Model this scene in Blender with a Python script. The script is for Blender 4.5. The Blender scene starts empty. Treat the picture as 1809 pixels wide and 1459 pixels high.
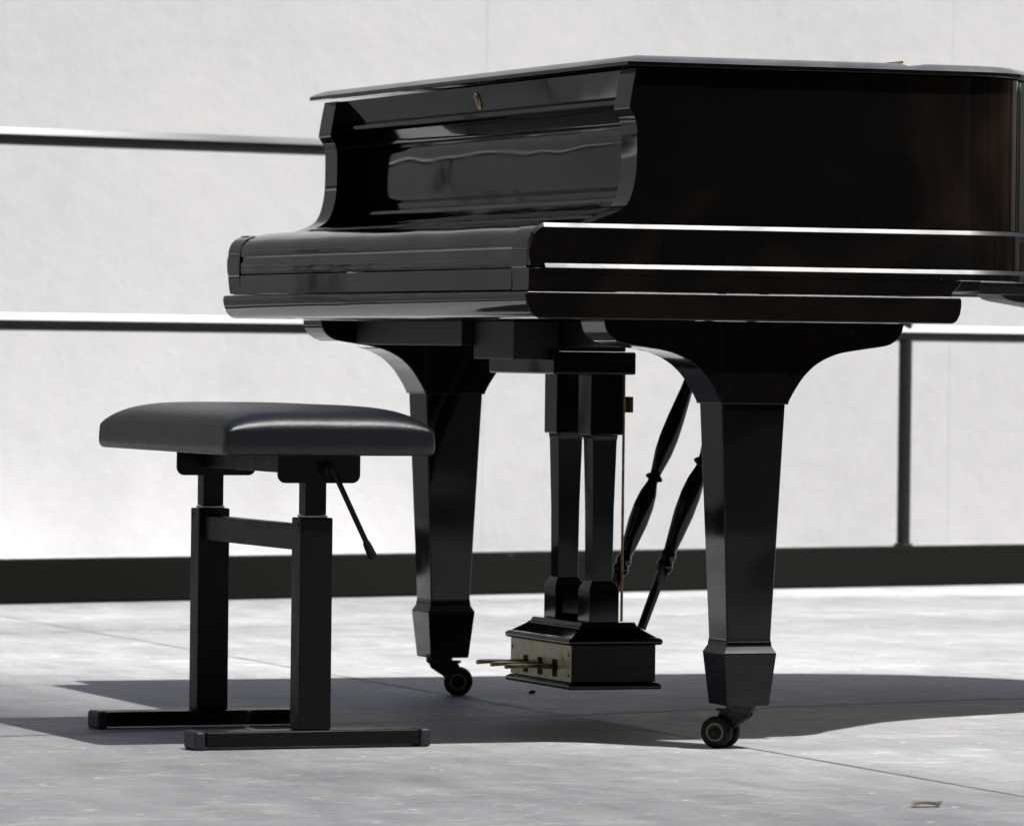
import bpy, bmesh, math, random
from mathutils import Vector, Matrix
random.seed(7)
S = bpy.context.scene
COL = S.collection
R = math.radians

# ------------------------------------------------------------------ camera
cam_d = bpy.data.cameras.new("camera")
cam = bpy.data.objects.new("camera", cam_d)
COL.objects.link(cam)
S.camera = cam
CAM = Vector((-3.2931, -7.3937, 0.5796))
yaw, pit, roll = 0.3658, -0.0119, 0.0112
fw = Vector((math.sin(yaw)*math.cos(pit), math.cos(yaw)*math.cos(pit), math.sin(pit)))
rt = Vector((math.cos(yaw), -math.sin(yaw), 0.0))
up = rt.cross(fw)
rr = math.cos(roll)*rt + math.sin(roll)*up
uu = -math.sin(roll)*rt + math.cos(roll)*up
cam.matrix_world = Matrix(((rr.x, uu.x, -fw.x, CAM.x), (rr.y, uu.y, -fw.y, CAM.y), (rr.z, uu.z, -fw.z, CAM.z), (0, 0, 0, 1)))
cam_d.sensor_width = 36.0
cam_d.lens = 9873.84/1809*36
cam_d.clip_start = 0.1
cam_d.clip_end = 500
cam_d.dof.use_dof = True
cam_d.dof.focus_distance = 8.0
cam_d.dof.aperture_fstop = 15.0

# ------------------------------------------------------------------ light
SUN = Vector((0.28, -0.42, 1.0)).normalized()       # towards the sun
elev = math.asin(SUN.z)
azim = math.atan2(SUN.x, SUN.y)                      # clockwise from +Y
world = bpy.data.worlds.new("World")
S.world = world
world.use_nodes = True
wn = world.node_tree
sky = wn.nodes.new("ShaderNodeTexSky")
sky.sky_type = 'NISHITA'
sky.sun_disc = False
sky.sun_elevation = elev
sky.sun_rotation = azim
sky.air_density = 1.0
sky.dust_density = 2.5
wn.links.new(sky.outputs[0], wn.nodes["Background"].inputs[0])
wn.nodes["Background"].inputs[1].default_value = 0.05
sun_d = bpy.data.lights.new("sun", 'SUN')
sun_d.energy = 5.0
sun_d.angle = R(0.8)
sun_d.color = (1.0, 0.985, 0.965)
sun = bpy.data.objects.new("sun", sun_d)
COL.objects.link(sun)
sun.rotation_euler = SUN.to_track_quat('Z', 'Y').to_euler()
sun.location = (0, -4, 12)
S.view_settings.view_transform = 'Standard'
S.view_settings.look = 'None'
S.view_settings.exposure = 0.85
S.view_settings.gamma = 1.0

# ------------------------------------------------------------------ materials
def new_mat(name, base=(0.5, 0.5, 0.5), rough=0.5, metal=0.0, spec=0.5):
    m = bpy.data.materials.new(name)
    m.use_nodes = True
    b = m.node_tree.nodes["Principled BSDF"]
    b.inputs["Base Color"].default_value = (*base, 1)
    b.inputs["Roughness"].default_value = rough
    b.inputs["Metallic"].default_value = metal
    b.inputs["Specular IOR Level"].default_value = spec
    return m, m.node_tree, b

def N(nt, t, **kw):
    n = nt.nodes.new(t)
    for k, v in kw.items():
        setattr(n, k, v)
    return n

def noise(nt, scale, detail=4, rough=0.55, vec=None, dist=0.0):
    n = N(nt, "ShaderNodeTexNoise")
    n.inputs["Scale"].default_value = scale
    n.inputs["Detail"].default_value = detail
    n.inputs["Roughness"].default_value = rough
    n.inputs["Distortion"].default_value = dist
    if vec is not None:
        nt.links.new(vec, n.inputs["Vector"])
    return n

def ramp(nt, fac, stops):
    r = N(nt, "ShaderNodeValToRGB")
    e = r.color_ramp.elements
    while len(e) < len(stops):
        e.new(0.5)
    for i, (p, c) in enumerate(stops):
        e[i].position = p
        e[i].color = (*c, 1) if len(c) == 3 else c
    nt.links.new(fac, r.inputs[0])
    return r

def g(v):
    return (v, v, v)

def coords(nt, scale=(1, 1, 1), rot=(0, 0, 0), loc=(0, 0, 0)):
    t = N(nt, "ShaderNodeNewGeometry")
    mp = N(nt, "ShaderNodeMapping")
    mp.inputs["Scale"].default_value = scale
    mp.inputs["Rotation"].default_value = rot
    mp.inputs["Location"].default_value = loc
    nt.links.new(t.outputs["Position"], mp.inputs["Vector"])
    return mp.outputs[0]

def bump(nt, b, h, strength, dist, prev=None):
    n = N(nt, "ShaderNodeBump")
    n.inputs["Strength"].default_value = strength
    n.inputs["Distance"].default_value = dist
    nt.links.new(h, n.inputs["Height"])
    if prev is not None:
        nt.links.new(prev.outputs[0], n.inputs["Normal"])
    nt.links.new(n.outputs[0], b.inputs["Normal"])
    return n

def lacquer(name, wave=0.35, rough=0.045, base=0.0035, reflect_smear=0.0, spec=0.5):
    m, nt, b = new_mat(name, g(base), rough, spec=spec)
    v = coords(nt)
    n1 = noise(nt, 5.0, 1, 0.4, v)
    bm_ = bump(nt, b, n1.outputs[0], wave, 0.004)
    # dust and fingermarks: patches a little less glossy
    n2 = noise(nt, 9, 6, 0.65, v)
    r = ramp(nt, n2.outputs[0], [(0.45, g(rough)), (0.75, g(rough+0.07))])
    nt.links.new(r.outputs[0], b.inputs["Roughness"])
    n3 = noise(nt, 160, 3, 0.6, v)
    r3 = ramp(nt, n3.outputs[0], [(0.70, g(0)), (0.78, g(0.035))])
    n4 = noise(nt, 3.2, 4, 0.55, v, 0.9)          # smears and dust; brown tint stands in for warm reflections
    r4 = ramp(nt, n4.outputs[0], [(0.50, g(base)), (0.62, (base+0.0060*reflect_smear, base+0.0030*reflect_smear, base+0.0015*reflect_smear)), (0.72, (base+0.013*reflect_smear, base+0.009*reflect_smear, base+0.007*reflect_smear))])
    ad = N(nt, "ShaderNodeMix", data_type='RGBA', blend_type='ADD')
    ad.inputs[0].default_value = 1.0
    nt.links.new(r4.outputs[0], ad.inputs[6]); nt.links.new(r3.outputs[0], ad.inputs[7])
    nt.links.new(ad.outputs[2], b.inputs["Base Color"])
    return m

M = {}
M['lacquer'] = lacquer('black_lacquer', reflect_smear=1.0)
M['lacquer_panel'] = lacquer('black_lacquer_panel', wave=1.0, rough=0.05)
M['lacquer_leg'] = lacquer('black_lacquer_leg', wave=0.8, rough=0.05, base=0.003, spec=0.33)
M['trim'], nt, b = new_mat('worn_lacquer_edge', g(0.012), 0.40)
b.inputs['IOR'].default_value = 1.92
n = noise(nt, 14, 6, 0.7, coords(nt, (0.5, 1, 1)))
r_ = ramp(nt, n.outputs[0], [(0.35, g(0.33)), (0.65, g(0.50))])
nt.links.new(r_.outputs[0], b.inputs["Roughness"])
M['lid_edge'], nt, b = new_mat('sky_sheen_lid_edge', g(0.09), 0.32)  # base lightened to carry the sky sheen of the bevel
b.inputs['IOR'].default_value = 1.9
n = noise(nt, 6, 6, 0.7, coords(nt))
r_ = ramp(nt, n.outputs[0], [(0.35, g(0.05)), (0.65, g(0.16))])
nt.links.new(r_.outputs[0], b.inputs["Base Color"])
M['dull_black'], nt, b = new_mat('dull_black_wood', g(0.010), 0.45, spec=0.3)
v = coords(nt, (2, 2, 14))
n = noise(nt, 12, 5, 0.6, v)
r_ = ramp(nt, n.outputs[0], [(0.3, g(0.006)), (0.8, g(0.02))])
nt.links.new(r_.outputs[0], b.inputs["Base Color"])
M['satin'], nt, b = new_mat('black_powder_coat', (0.0045, 0.0045, 0.005), 0.42, spec=0.22)
n = noise(nt, 900, 2, 0.5, coords(nt)); bump(nt, b, n.outputs[0], 0.12, 0.0005)
n = noise(nt, 30, 4, 0.6, coords(nt))
r_ = ramp(nt, n.outputs[0], [(0.35, g(0.36)), (0.75, g(0.52))])
nt.links.new(r_.outputs[0], b.inputs["Roughness"])
M['cap'], nt, b = new_mat('blue_black_plastic', (0.020, 0.022, 0.030), 0.5)
n = noise(nt, 200, 3, 0.6, coords(nt)); bump(nt, b, n.outputs[0], 0.2, 0.001)
M['leather'], nt, b = new_mat('blue_black_leather', (0.006, 0.0065, 0.0095), 0.37)
b.inputs['IOR'].default_value = 1.58
vo = N(nt, "ShaderNodeTexVoronoi"); vo.inputs["Scale"].default_value = 700
nt.links.new(coords(nt), vo.inputs["Vector"])
b1 = bump(nt, b, vo.outputs["Distance"], 0.25, 0.0006)
n = noise(nt, 16, 5, 0.6, coords(nt), 0.6); bump(nt, b, n.outputs[0], 0.4, 0.003, b1)
M['steel'], nt, b = new_mat('worn_steel', g(0.45), 0.3, 1.0)
M['brass'], nt, b = new_mat('aged_brass', (0.42, 0.31, 0.10), 0.35, 1.0)
n = noise(nt, 60, 5, 0.65, coords(nt))
r_ = ramp(nt, n.outputs[0], [(0.35, (0.10, 0.075, 0.035)), (0.7, (0.34, 0.26, 0.11))])
nt.links.new(r_.outputs[0], b.inputs["Base Color"])
M['brass_plate'], nt, b = new_mat('tarnished_brass_plate', (0.3, 0.26, 0.13), 0.42, 0.55)
n = noise(nt, 55, 7, 0.7, coords(nt))
r_ = ramp(nt, n.outputs[0], [(0.33, (0.20, 0.14, 0.06)), (0.42, (0.46, 0.44, 0.30)), (0.62, (0.54, 0.52, 0.36)), (0.72, (0.75, 0.66, 0.42))])
nt.links.new(r_.outputs[0], b.inputs["Base Color"])
M['gold'], nt, b = new_mat('gold_badge', (0.55, 0.45, 0.25), 0.3, 1.0)
M['rubber'], nt, b = new_mat('black_rubber', g(0.008), 0.55, spec=0.2)
n = noise(nt, 90, 4, 0.6, coords(nt))
r_ = ramp(nt, n.outputs[0], [(0.4, g(0.005)), (0.8, g(0.016))])
nt.links.new(r_.outputs[0], b.inputs["Base Color"])
M['olive'], nt, b = new_mat('old_yellow_hub', (0.12, 0.11, 0.05), 0.5)
M['wood_orange'], nt, b = new_mat('bare_reddish_wood', (0.22, 0.07, 0.02), 0.5)
M['rail_sunlit'], nt, b = new_mat('sunlit_rail_top', g(0.55), 0.5)  # pale base imitates sunlight on the upper side of the rails
M['rail'], nt, b = new_mat('rail_paint', (0.009, 0.009, 0.008), 0.42, spec=0.2)
M['post'], nt2, b2 = new_mat('post_paint', (0.012, 0.012, 0.012), 0.4, spec=0.3)
n = noise(nt, 14, 4, 0.6, coords(nt))
r_ = ramp(nt, n.outputs[0], [(0.3, g(0.38)), (0.8, g(0.46))])
nt.links.new(r_.outputs[0], b.inputs["Roughness"])
M['kerb'], nt, b = new_mat('kerb_paint', (0.010, 0.010, 0.009), 0.8, spec=0.05)
n = noise(nt, 26, 8, 0.7, coords(nt))
r_ = ramp(nt, n.outputs[0], [(0.66, (0.009, 0.009, 0.008)), (0.76, g(0.06))])
nt.links.new(r_.outputs[0], b.inputs["Base Color"])

# wall: pale rendered concrete with faint mottling, vertical panel joints
M['wall'], nt, b = new_mat('pale_render', g(0.62), 0.85, spec=0.2)
v = coords(nt)
n1 = noise(nt, 1.1, 7, 0.62, v)
n2 = noise(nt, 14, 6, 0.7, v)
mx = N(nt, "ShaderNodeMix", data_type='FLOAT'); mx.inputs[0].default_value = 0.45
nt.links.new(n1.outputs[0], mx.inputs[2]); nt.links.new(n2.outputs[0], mx.inputs[3])
r_ = ramp(nt, mx.outputs[0], [(0.30, (0.54, 0.54, 0.545)), (0.52, (0.60, 0.60, 0.605)), (0.72, (0.635, 0.635, 0.63))])
nt.links.new(r_.outputs[0], b.inputs["Base Color"])
bump(nt, b, n2.outputs[0], 0.3, 0.01)

# floor: grey stage boards, scuffed paint
M['floor'], nt, b = new_mat('stage_floor', g(0.36), 0.5, spec=0.08)
v = coords(nt)
n1 = noise(nt, 1.6, 6, 0.6, v)
n2 = noise(nt, 9, 7, 0.66, coords(nt, (1.6, 0.55, 1)))
mx = N(nt, "ShaderNodeMix", data_type='FLOAT'); mx.inputs[0].default_value = 0.55
nt.links.new(n1.outputs[0], mx.inputs[2]); nt.links.new(n2.outputs[0], mx.inputs[3])
base = ramp(nt, mx.outputs[0], [(0.36, (0.265, 0.268, 0.276)), (0.5, (0.355, 0.357, 0.362)), (0.62, (0.43, 0.43, 0.43))])
def scratches(sc, rotz, lo, hi):
    vv = coords(nt, (sc*0.35, sc, 1), (0, 0, rotz))
    nn = noise(nt, 1.0, 3, 0.5, vv, 1.2)
    a = N(nt, "ShaderNodeMath", operation='SUBTRACT'); a.inputs[1].default_value = 0.5
    nt.links.new(nn.outputs[0], a.inputs[0])
    c = N(nt, "ShaderNodeMath", operation='ABSOLUTE'); nt.links.new(a.outputs[0], c.inputs[0])
    return ramp(nt, c.outputs[0], [(lo, g(1.0)), (hi, g(0.0))])
cur = base.outputs[0]
for sc, rz, lo, hi, amt in ((7, 0.3, 0.0, 0.012, 0.75), (12, -0.8, 0.0, 0.010, 0.65), (4, 1.2, 0.0, 0.007, 0.7), (18, 0.9, 0.0, 0.012, 0.5)):
    s_ = scratches(sc, rz, lo, hi)
    msk = noise(nt, 2.3+sc*0.13, 3, 0.6, v)
    mr = ramp(nt, msk.outputs[0], [(0.44, g(0)), (0.60, g(amt))])
    f_ = N(nt, "ShaderNodeMath", operation='MULTIPLY')
    nt.links.new(s_.outputs[0], f_.inputs[0]); nt.links.new(mr.outputs[0], f_.inputs[1])
    m_ = N(nt, "ShaderNodeMix", data_type='RGBA')
    nt.links.new(f_.outputs[0], m_.inputs[0]); nt.links.new(cur, m_.inputs[6])
    m_.inputs[7].default_value = (0.62, 0.61, 0.60, 1)
    cur = m_.outputs[2]
# white flecks of paint
vo = N(nt, "ShaderNodeTexVoronoi"); vo.inputs["Scale"].default_value = 9.0
nt.links.new(v, vo.inputs["Vector"])
fl = ramp(nt, vo.outputs["Distance"], [(0.03, g(1)), (0.055, g(0))])
m_ = N(nt, "ShaderNodeMix", data_type='RGBA')
nt.links.new(fl.outputs[0], m_.inputs[0]); nt.links.new(cur, m_.inputs[6])
m_.inputs[7].default_value = (0.8, 0.8, 0.78, 1)
cur = m_.outputs[2]
vo = N(nt, "ShaderNodeTexVoronoi"); vo.inputs["Scale"].default_value = 17.0
nt.links.new(coords(nt, loc=(3.3, 1.7, 0)), vo.inputs["Vector"])
fl = ramp(nt, vo.outputs["Distance"], [(0.035, g(0.7)), (0.07, g(0))])
m_ = N(nt, "ShaderNodeMix", data_type='RGBA')
nt.links.new(fl.outputs[0], m_.inputs[0]); nt.links.new(cur, m_.inputs[6])
m_.inputs[7].default_value = (0.12, 0.115, 0.11, 1)
nt.links.new(m_.outputs[2], b.inputs["Base Color"])
rg = ramp(nt, n2.outputs[0], [(0.3, g(0.50)), (0.75, g(0.75))])
nt.links.new(rg.outputs[0], b.inputs["Roughness"])
bump(nt, b, n2.outputs[0], 0.2, 0.004)
M['joint'], nt, b = new_mat('floor_joint', g(0.25), 0.8)
n = noise(nt, 5, 5, 0.7, coords(nt))
r_ = ramp(nt, n.outputs[0], [(0.4, g(0.20)), (0.6, g(0.37))])
nt.links.new(r_.outputs[0], b.inputs["Base Color"])
M['added_brick'], nt, b = new_mat('added_brown_facade', (0.10, 0.055, 0.035), 0.8)
n = noise(nt, 0.9, 2, 0.4, coords(nt, (1, 1, 0.8)), 0.8)
r_ = ramp(nt, n.outputs[0], [(0.42, (0.02, 0.014, 0.012)), (0.50, (0.45, 0.22, 0.12)), (0.55, (0.10, 0.05, 0.03)), (0.66, (0.5, 0.36, 0.27))])
nt.links.new(r_.outputs[0], b.inputs["Base Color"])
M['pale_stone'], nt, b = new_mat('pale_stone_pier', g(0.5), 0.8)
M['added_shade'], nt, b = new_mat('added_shade_slat', g(0.10), 0.6)
M['litter'], nt, b = new_mat('dry_leaf', (0.42, 0.38, 0.32), 0.8)
M['litter_dark'], nt, b = new_mat('dark_crumb', g(0.02), 0.8)

# ------------------------------------------------------------------ helpers
def thing(name, loc, label, cat, group=None, rotz=0.0, parent=None):
    o = bpy.data.objects.new(name, None)
    o.empty_display_size = 0.1
    COL.objects.link(o)
    o.location = loc
    o.rotation_euler = (0, 0, rotz)
    if label: o["label"] = label
    if cat: o["category"] = cat
    if group: o["group"] = group
    return o

def origin(o):
    p = Vector((0, 0, 0))
    while o is not None:
        p += o.location
        o = o.parent
    return p

def obj(name, bm, mat, parent=None, bev=0.0, seg=3, ang=35, smooth=True, at=None, local=False, weighted=True, bx=None):
    """link bm (world coordinates unless local) as one mesh object"""
    bmesh.ops.recalc_face_normals(bm, faces=bm.faces)
    if bev > 0:
        es = [e for e in bm.edges if len(e.link_faces) == 2 and e.calc_face_angle(0) > R(28) and (bx is None or min(v_.co.x for v_ in e.verts) < bx)]
        bmesh.ops.bevel(bm, geom=es, offset=bev, segments=seg, profile=0.5, affect='EDGES', clamp_overlap=True)
    me = bpy.data.meshes.new(name)
    o = bpy.data.objects.new(name, me)
    COL.objects.link(o)
    base = Vector((0, 0, 0))
    if parent is not None:
        o.parent = parent
        base = origin(parent)
    if at is not None:
        at = Vector(at)
        o.location = at - (Vector((0, 0, 0)) if local else base)
        sh = at
    else:
        sh = Vector((0, 0, 0)) if local else base
    if not (local and at is None):
        for v_ in bm.verts:
            v_.co -= sh
    bm.to_mesh(me)
    bm.free()
    if smooth:
        me.polygons.foreach_set('use_smooth', [True]*len(me.polygons))
        me.set_sharp_from_angle(angle=R(ang))
        if weighted:
            w = o.modifiers.new('weighted', 'WEIGHTED_NORMAL')
            w.keep_sharp = True
    for mm in (mat if isinstance(mat, list) else [mat]):
        me.materials.append(mm)
    return o

def box(bm, a, b_, rotz=0, c=None):
    x0, y0, z0 = a; x1, y1, z1 = b_
    vs = [bm.verts.new(p) for p in ((x0,y0,z0),(x1,y0,z0),(x1,y1,z0),(x0,y1,z0),(x0,y0,z1),(x1,y0,z1),(x1,y1,z1),(x0,y1,z1))]
    for f in ((0,3,2,1),(4,5,6,7),(0,1,5,4),(1,2,6,5),(2,3,7,6),(3,0,4,7)):
        bm.faces.new([vs[i] for i in f])
    return bm

def B(a, b_):
    return box(bmesh.new(), a, b_)

def prism(bm, pts, a0, a1, axis='y'):
    """extrude a closed polygon; axis y: pts are (x,z); axis x: (y,z); axis z: (x,y)"""
    def P(p, t):
        return {'y': (p[0], t, p[1]), 'x': (t, p[0], p[1]), 'z': (p[0], p[1], t)}[axis]
    A = [bm.verts.new(P(p, a0)) for p in pts]
    Bv = [bm.verts.new(P(p, a1)) for p in pts]
    n_ = len(pts)
    bm.faces.new(A); bm.faces.new(Bv[::-1])
    for i in range(n_):
        bm.faces.new((A[i], Bv[i], Bv[(i+1) % n_], A[(i+1) % n_]))
    return bm

def frustum(bm, c, levels):
    """stack of rectangles: levels = (z, hx, hy)"""
    rings = []
    for z, hx, hy in levels:
        rings.append([bm.verts.new((c[0]+sx*hx, c[1]+sy*hy, z)) for sx, sy in ((-1,-1),(1,-1),(1,1),(-1,1))])
    for a, b2 in zip(rings, rings[1:]):
        for i in range(4):
            bm.faces.new((a[i], a[(i+1) % 4], b2[(i+1) % 4], b2[i]))
    bm.faces.new(rings[0][::-1]); bm.faces.new(rings[-1])
    return bm

def lathe(bm, p0, p1, prof, seg=24):
    """prof: (t along 0..1, radius)"""
    p0 = Vector(p0); p1 = Vector(p1); d = (p1-p0)
    q = d.to_track_quat('Z', 'Y')
    rings = []
    for t, r in prof:
        c = p0 + d*t
        rings.append([bm.verts.new(c + q @ Vector((r*math.cos(2*math.pi*i/seg), r*math.sin(2*math.pi*i/seg), 0))) for i in range(seg)])
    for a, b2 in zip(rings, rings[1:]):
        for i in range(seg):
            bm.faces.new((a[i], a[(i+1) % seg], b2[(i+1) % seg], b2[i]))
    bm.faces.new(rings[0][::-1]); bm.faces.new(rings[-1])
    return bm

def arc(cx, cy, r, a0, a1, n_):
    return [(cx + r*math.cos(R(a0+(a1-a0)*i/n_)), cy + r*math.sin(R(a0+(a1-a0)*i/n_))) for i in range(n_+1)]

def catmull(pts, n_=6):
    out = []
    P = [Vector(p) for p in pts]
    for i in range(len(P)-1):
        a = P[max(i-1, 0)]; b_ = P[i]; c = P[i+1]; d = P[min(i+2, len(P)-1)]
        for k in range(n_):
            t = k/n_
            out.append(0.5*((2*b_) + (-a+c)*t + (2*a-5*b_+4*c-d)*t*t + (-a+3*b_-3*c+d)*t**3))
    out.append(P[-1])
    return [tuple(p) for p in out]

def sweep(bm, path, sec, closed=False, sec_closed=True):
    """path: plan points (x,y); sec: (outward offset, z); outward = right hand side of the path"""
    n_ = len(path)
    rings = []
    for i, p in enumerate(path):
        if closed:
            t0 = Vector(p)-Vector(path[i-1]); t1 = Vector(path[(i+1) % n_])-Vector(p)
        else:
            t0 = Vector(p)-Vector(path[max(i-1, 0)]); t1 = Vector(path[min(i+1, n_-1)])-Vector(p)
        if t0.length < 1e-9: t0 = t1
        if t1.length < 1e-9: t1 = t0
        n0 = Vector((t0.y, -t0.x)).normalized(); n1 = Vector((t1.y, -t1.x)).normalized()
        nn = (n0+n1).normalized(); k = 1/max(0.35, nn.dot(n0))
        rings.append([bm.verts.new((p[0]+nn.x*d*k, p[1]+nn.y*d*k, z)) for d, z in sec])
    m = len(sec)
    pairs = list(zip(rings, rings[1:])) + ([(rings[-1], rings[0])] if closed else [])
    for a, b_ in pairs:
        for j in range(m if sec_closed else m-1):
            bm.faces.new((a[j], b_[j], b_[(j+1) % m], a[(j+1) % m]))
    if not closed and sec_closed:
        bm.faces.new(rings[0][::-1]); bm.faces.new(rings[-1])
    return bm

def trim_faces(o, lo, hi, zr=None, mat='trim'):
    """give the narrow up-sloping facets of o the worn edge material"""
    me = o.data
    me.materials.append(M[mat])
    for p in me.polygons:
        if lo < p.normal.z < hi and (zr is None or zr(p.center + origin(o))):
            p.material_index = 1
    return o

# ------------------------------------------------------------------ the setting
KY, KK = 4.45, 0.2533                      # kerb face plane: y = KY + KK x
wa = math.atan(KK)
WD = Vector((math.cos(wa), math.sin(wa), 0)); WN = Vector((-math.sin(wa), math.cos(wa), 0))
def along(s, off, z):                       # a point on the kerb line, off metres behind it
    return Vector((0, KY, 0)) + WD*s + WN*off + Vector((0, 0, z))

bm = bmesh.new()
vs = [bm.verts.new(p) for p in ((-300, -300, 0), (300, -300, 0), (300, 300, 0), (-300, 300, 0))]
bm.faces.new(vs)
o = obj('ground', bm, M['floor'], smooth=False); o["kind"] = 'structure'

# joints between the stage floor sheets: shallow dark strips
def strip(p, q, w, z):
    p = Vector(p); q = Vector(q); d = (q-p).normalized(); n_ = Vector((-d.y, d.x))*w/2
    vs = [bm.verts.new((*(p+n_*s)[:], z)) if False else bm.verts.new(((p+n_*s).x, (p+n_*s).y, z)) for s in (1, -1)]
    vs += [bm.verts.new(((q+n_*s).x, (q+n_*s).y, z)) for s in (-1, 1)]
    bm.faces.new(vs)
bm = bmesh.new()
for x in (-2.6, -0.06, 2.44):
    strip((x-0.03 if x < 0 else x, 5.0), (x+0.02, -4.0), 0.005, 0.0012)
for y in (-1.75, 0.81, 3.37):
    strip((-4, y-4*0.28), (6, y+6*0.28), 0.008, 0.0016)
o = obj('floor_joints', bm, M['joint'], smooth=False); o["kind"] = 'structure'

# wall
def slab(bm, s0, s1, o0, o1, z0, z1):
    vs = [bm.verts.new(along(s, q, z)) for z in (z0, z1) for s, q in ((s0, o0), (s1, o0), (s1, o1), (s0, o1))]
    for f in ((0,3,2,1),(4,5,6,7),(0,1,5,4),(1,2,6,5),(2,3,7,6),(3,0,4,7)):
        bm.faces.new([vs[i] for i in f])
WALL_OFF = 2.4
w = thing('rendered_wall', along(2, WALL_OFF, 0), 'tall pale grey rendered wall with faint joints behind the black railing', 'wall')
PW = 1.72
for i in range(-9, 9):
    s0 = 1.29 + i*PW
    bm = bmesh.new(); slab(bm, s0+0.0002, s0+PW-0.0002, WALL_OFF, WALL_OFF+0.2, -0.5, 5.2)
    obj('wall_panel', bm, M['wall'], w, bev=0.0008, seg=1)

bm = bmesh.new(); slab(bm, -14, 16.5, WALL_OFF+0.005, WALL_OFF+0.15, -0.45, 5.15)
obj('joint_backing', bm, M['wall'], w, smooth=False)

# kerb behind the floor
bm = bmesh.new(); slab(bm, -9, 14, 0.0, 0.06, 0.002, 0.0985)
o = obj('edge_kerb', bm, M['kerb'], bev=0.004, at=along(2, 0.03, 0)); o["label"] = 'long flat black kerb along the far edge of the floor under the railing'; o["category"] = 'kerb'

# railing
rl = thing('railing', along(2.6, 0.03, 0.0985), 'black tubular two rail railing standing on the kerb before the pale wall', 'railing')
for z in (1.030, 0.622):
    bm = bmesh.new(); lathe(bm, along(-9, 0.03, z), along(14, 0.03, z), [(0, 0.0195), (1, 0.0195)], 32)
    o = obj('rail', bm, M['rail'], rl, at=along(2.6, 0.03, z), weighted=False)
    o.data.materials.append(M['rail_sunlit'])           # sunlit upper side put into the colour as a paler material
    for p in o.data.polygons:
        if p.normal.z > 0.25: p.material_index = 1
for k in range(-6, 8):
    s = 2.626 + k*1.40
    bm = bmesh.new()
    lathe(bm, along(s, 0.03, 0.1), along(s, 0.03, 1.02), [(0, 0.0165), (1, 0.0165)], 24)
    lathe(bm, along(s, 0.03, 0.0985), along(s, 0.03, 0.106), [(0, 0.024), (0.6, 0.024), (1, 0.019)], 24)
    obj('post', bm, M['post'], rl, at=along(s, 0.03, 0.1))

# unseen slat canopies added far overhead to shade the foreground and the wall
def added_shade(name, label, rects, z, corners, mat=M['added_shade']):
    t = thing(name, (corners[0][0], corners[0][1], 0), label, 'added_shade')
    bm = bmesh.new()
    for (x0, x1, y0, y1) in rects:
        box(bm, (x0, y0, z), (x1, y1, z+0.02))
    obj('added_slats', bm, mat, t, smooth=False)
    for x, y in corners:
        bm = bmesh.new(); lathe(bm, (x, y, 0), (x, y, z), [(0, 0.12), (1, 0.1)], 16)
        obj('support', bm, M['rail'], t)
    return t
H = 14.0
def roof_of(x, y, z):                       # roof point that shades (x, y, z)
    k = (H-z)
    return x + SUN.x/SUN.z*k, y + SUN.y/SUN.z*k
rects = []
pitch = 0.07
y = -12.0
rnd = random.Random(5)
wav = [rnd.uniform(0, 6.28) for _ in range(8)]
def streak(y):                              # irregular slat widths: soft streaks on the floor
    return 0.5 + 0.5*math.sin(y*3.1+wav[0])*math.sin(y*1.27+wav[1]) + 0.25*math.sin(y*6.3+wav[2])
while y < 4.6:                              # floor y of the slat
    rx, ry = roof_of(0, y, 0)
    cov = 0.53 if y > -3.5 else 0.8
    far = 0.04 + 0.20*max(0.0, streak(y))   # open part beyond the piano
    if y > -2.2:
        edge = (-0.22-(y-0.1)*0.20) if y > 0.1 else (-0.30-(y-0.1)*0.42)
        k = (1.0 if y < 0.7 else 1.45) if y < 1.7 else 1.45*max(0.0, 1-(y-1.7)/1.0)
        c1 = max(far, cov*k); near = 0.24 if y < 0.9 else far
        c1 = max(c1, near)
        for a_, b_, t in ((-14.0, edge-0.5, 1.0), (edge-0.5, edge-0.3, 0.8), (edge-0.3, edge-0.1, 0.6), (edge-0.1, edge+0.1, 0.4), (edge+0.1, edge+0.3, 0.2), (edge+0.3, 14.0, 0.0)):
            c = near + (c1-near)*t
            rects.append((a_+rx, b_+rx, ry, ry+pitch*c))
    else:
        rects.append((-14.0+rx, 14.0+rx, ry, ry+pitch*cov))
    y += pitch
added_shade('added_floor_shade', 'added unseen slats high overhead that shade the near part of the floor', rects, H, [(-13, -13), (13, -13), (-13, -4), (13, -4)])
rects = []
zz = -4.6
step = pitch*0.5
while zz < 5.4:                             # zz: height of the shaded strip on a wall standing at y = 6.9
    rx, ry = roof_of(0, 6.9, zz)
    rects.append((-14+rx, -0.8+rx, ry, ry+step*0.58))
    rects.append((-0.8+rx, 0.1+rx, ry, ry+step*0.5))
    for xa, xb, lim in ((0.1, 0.8, 0.95), (0.8, 1.4, 1.05), (1.4, 2.0, 1.35), (2.0, 2.6, 1.7), (2.6, 16, -9)):
        if zz > lim and zz > -0.4:
            rects.append((xa+rx, xb+rx, ry, ry+step*0.11))
        elif zz > lim-0.4 and zz > -0.4:
            rects.append((xa+rx, xb+rx, ry, ry+step*0.06))
    zz += step/0.45
added_shade('added_wall_shade', 'added unseen slats high overhead that shade the pale wall', rects, H, [(-13.5, 1.5), (15.5, 1.5), (-13.5, 4.5), (15.5, 4.5)])  # added slats dim the wall and what the lacquer reflects of it

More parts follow.
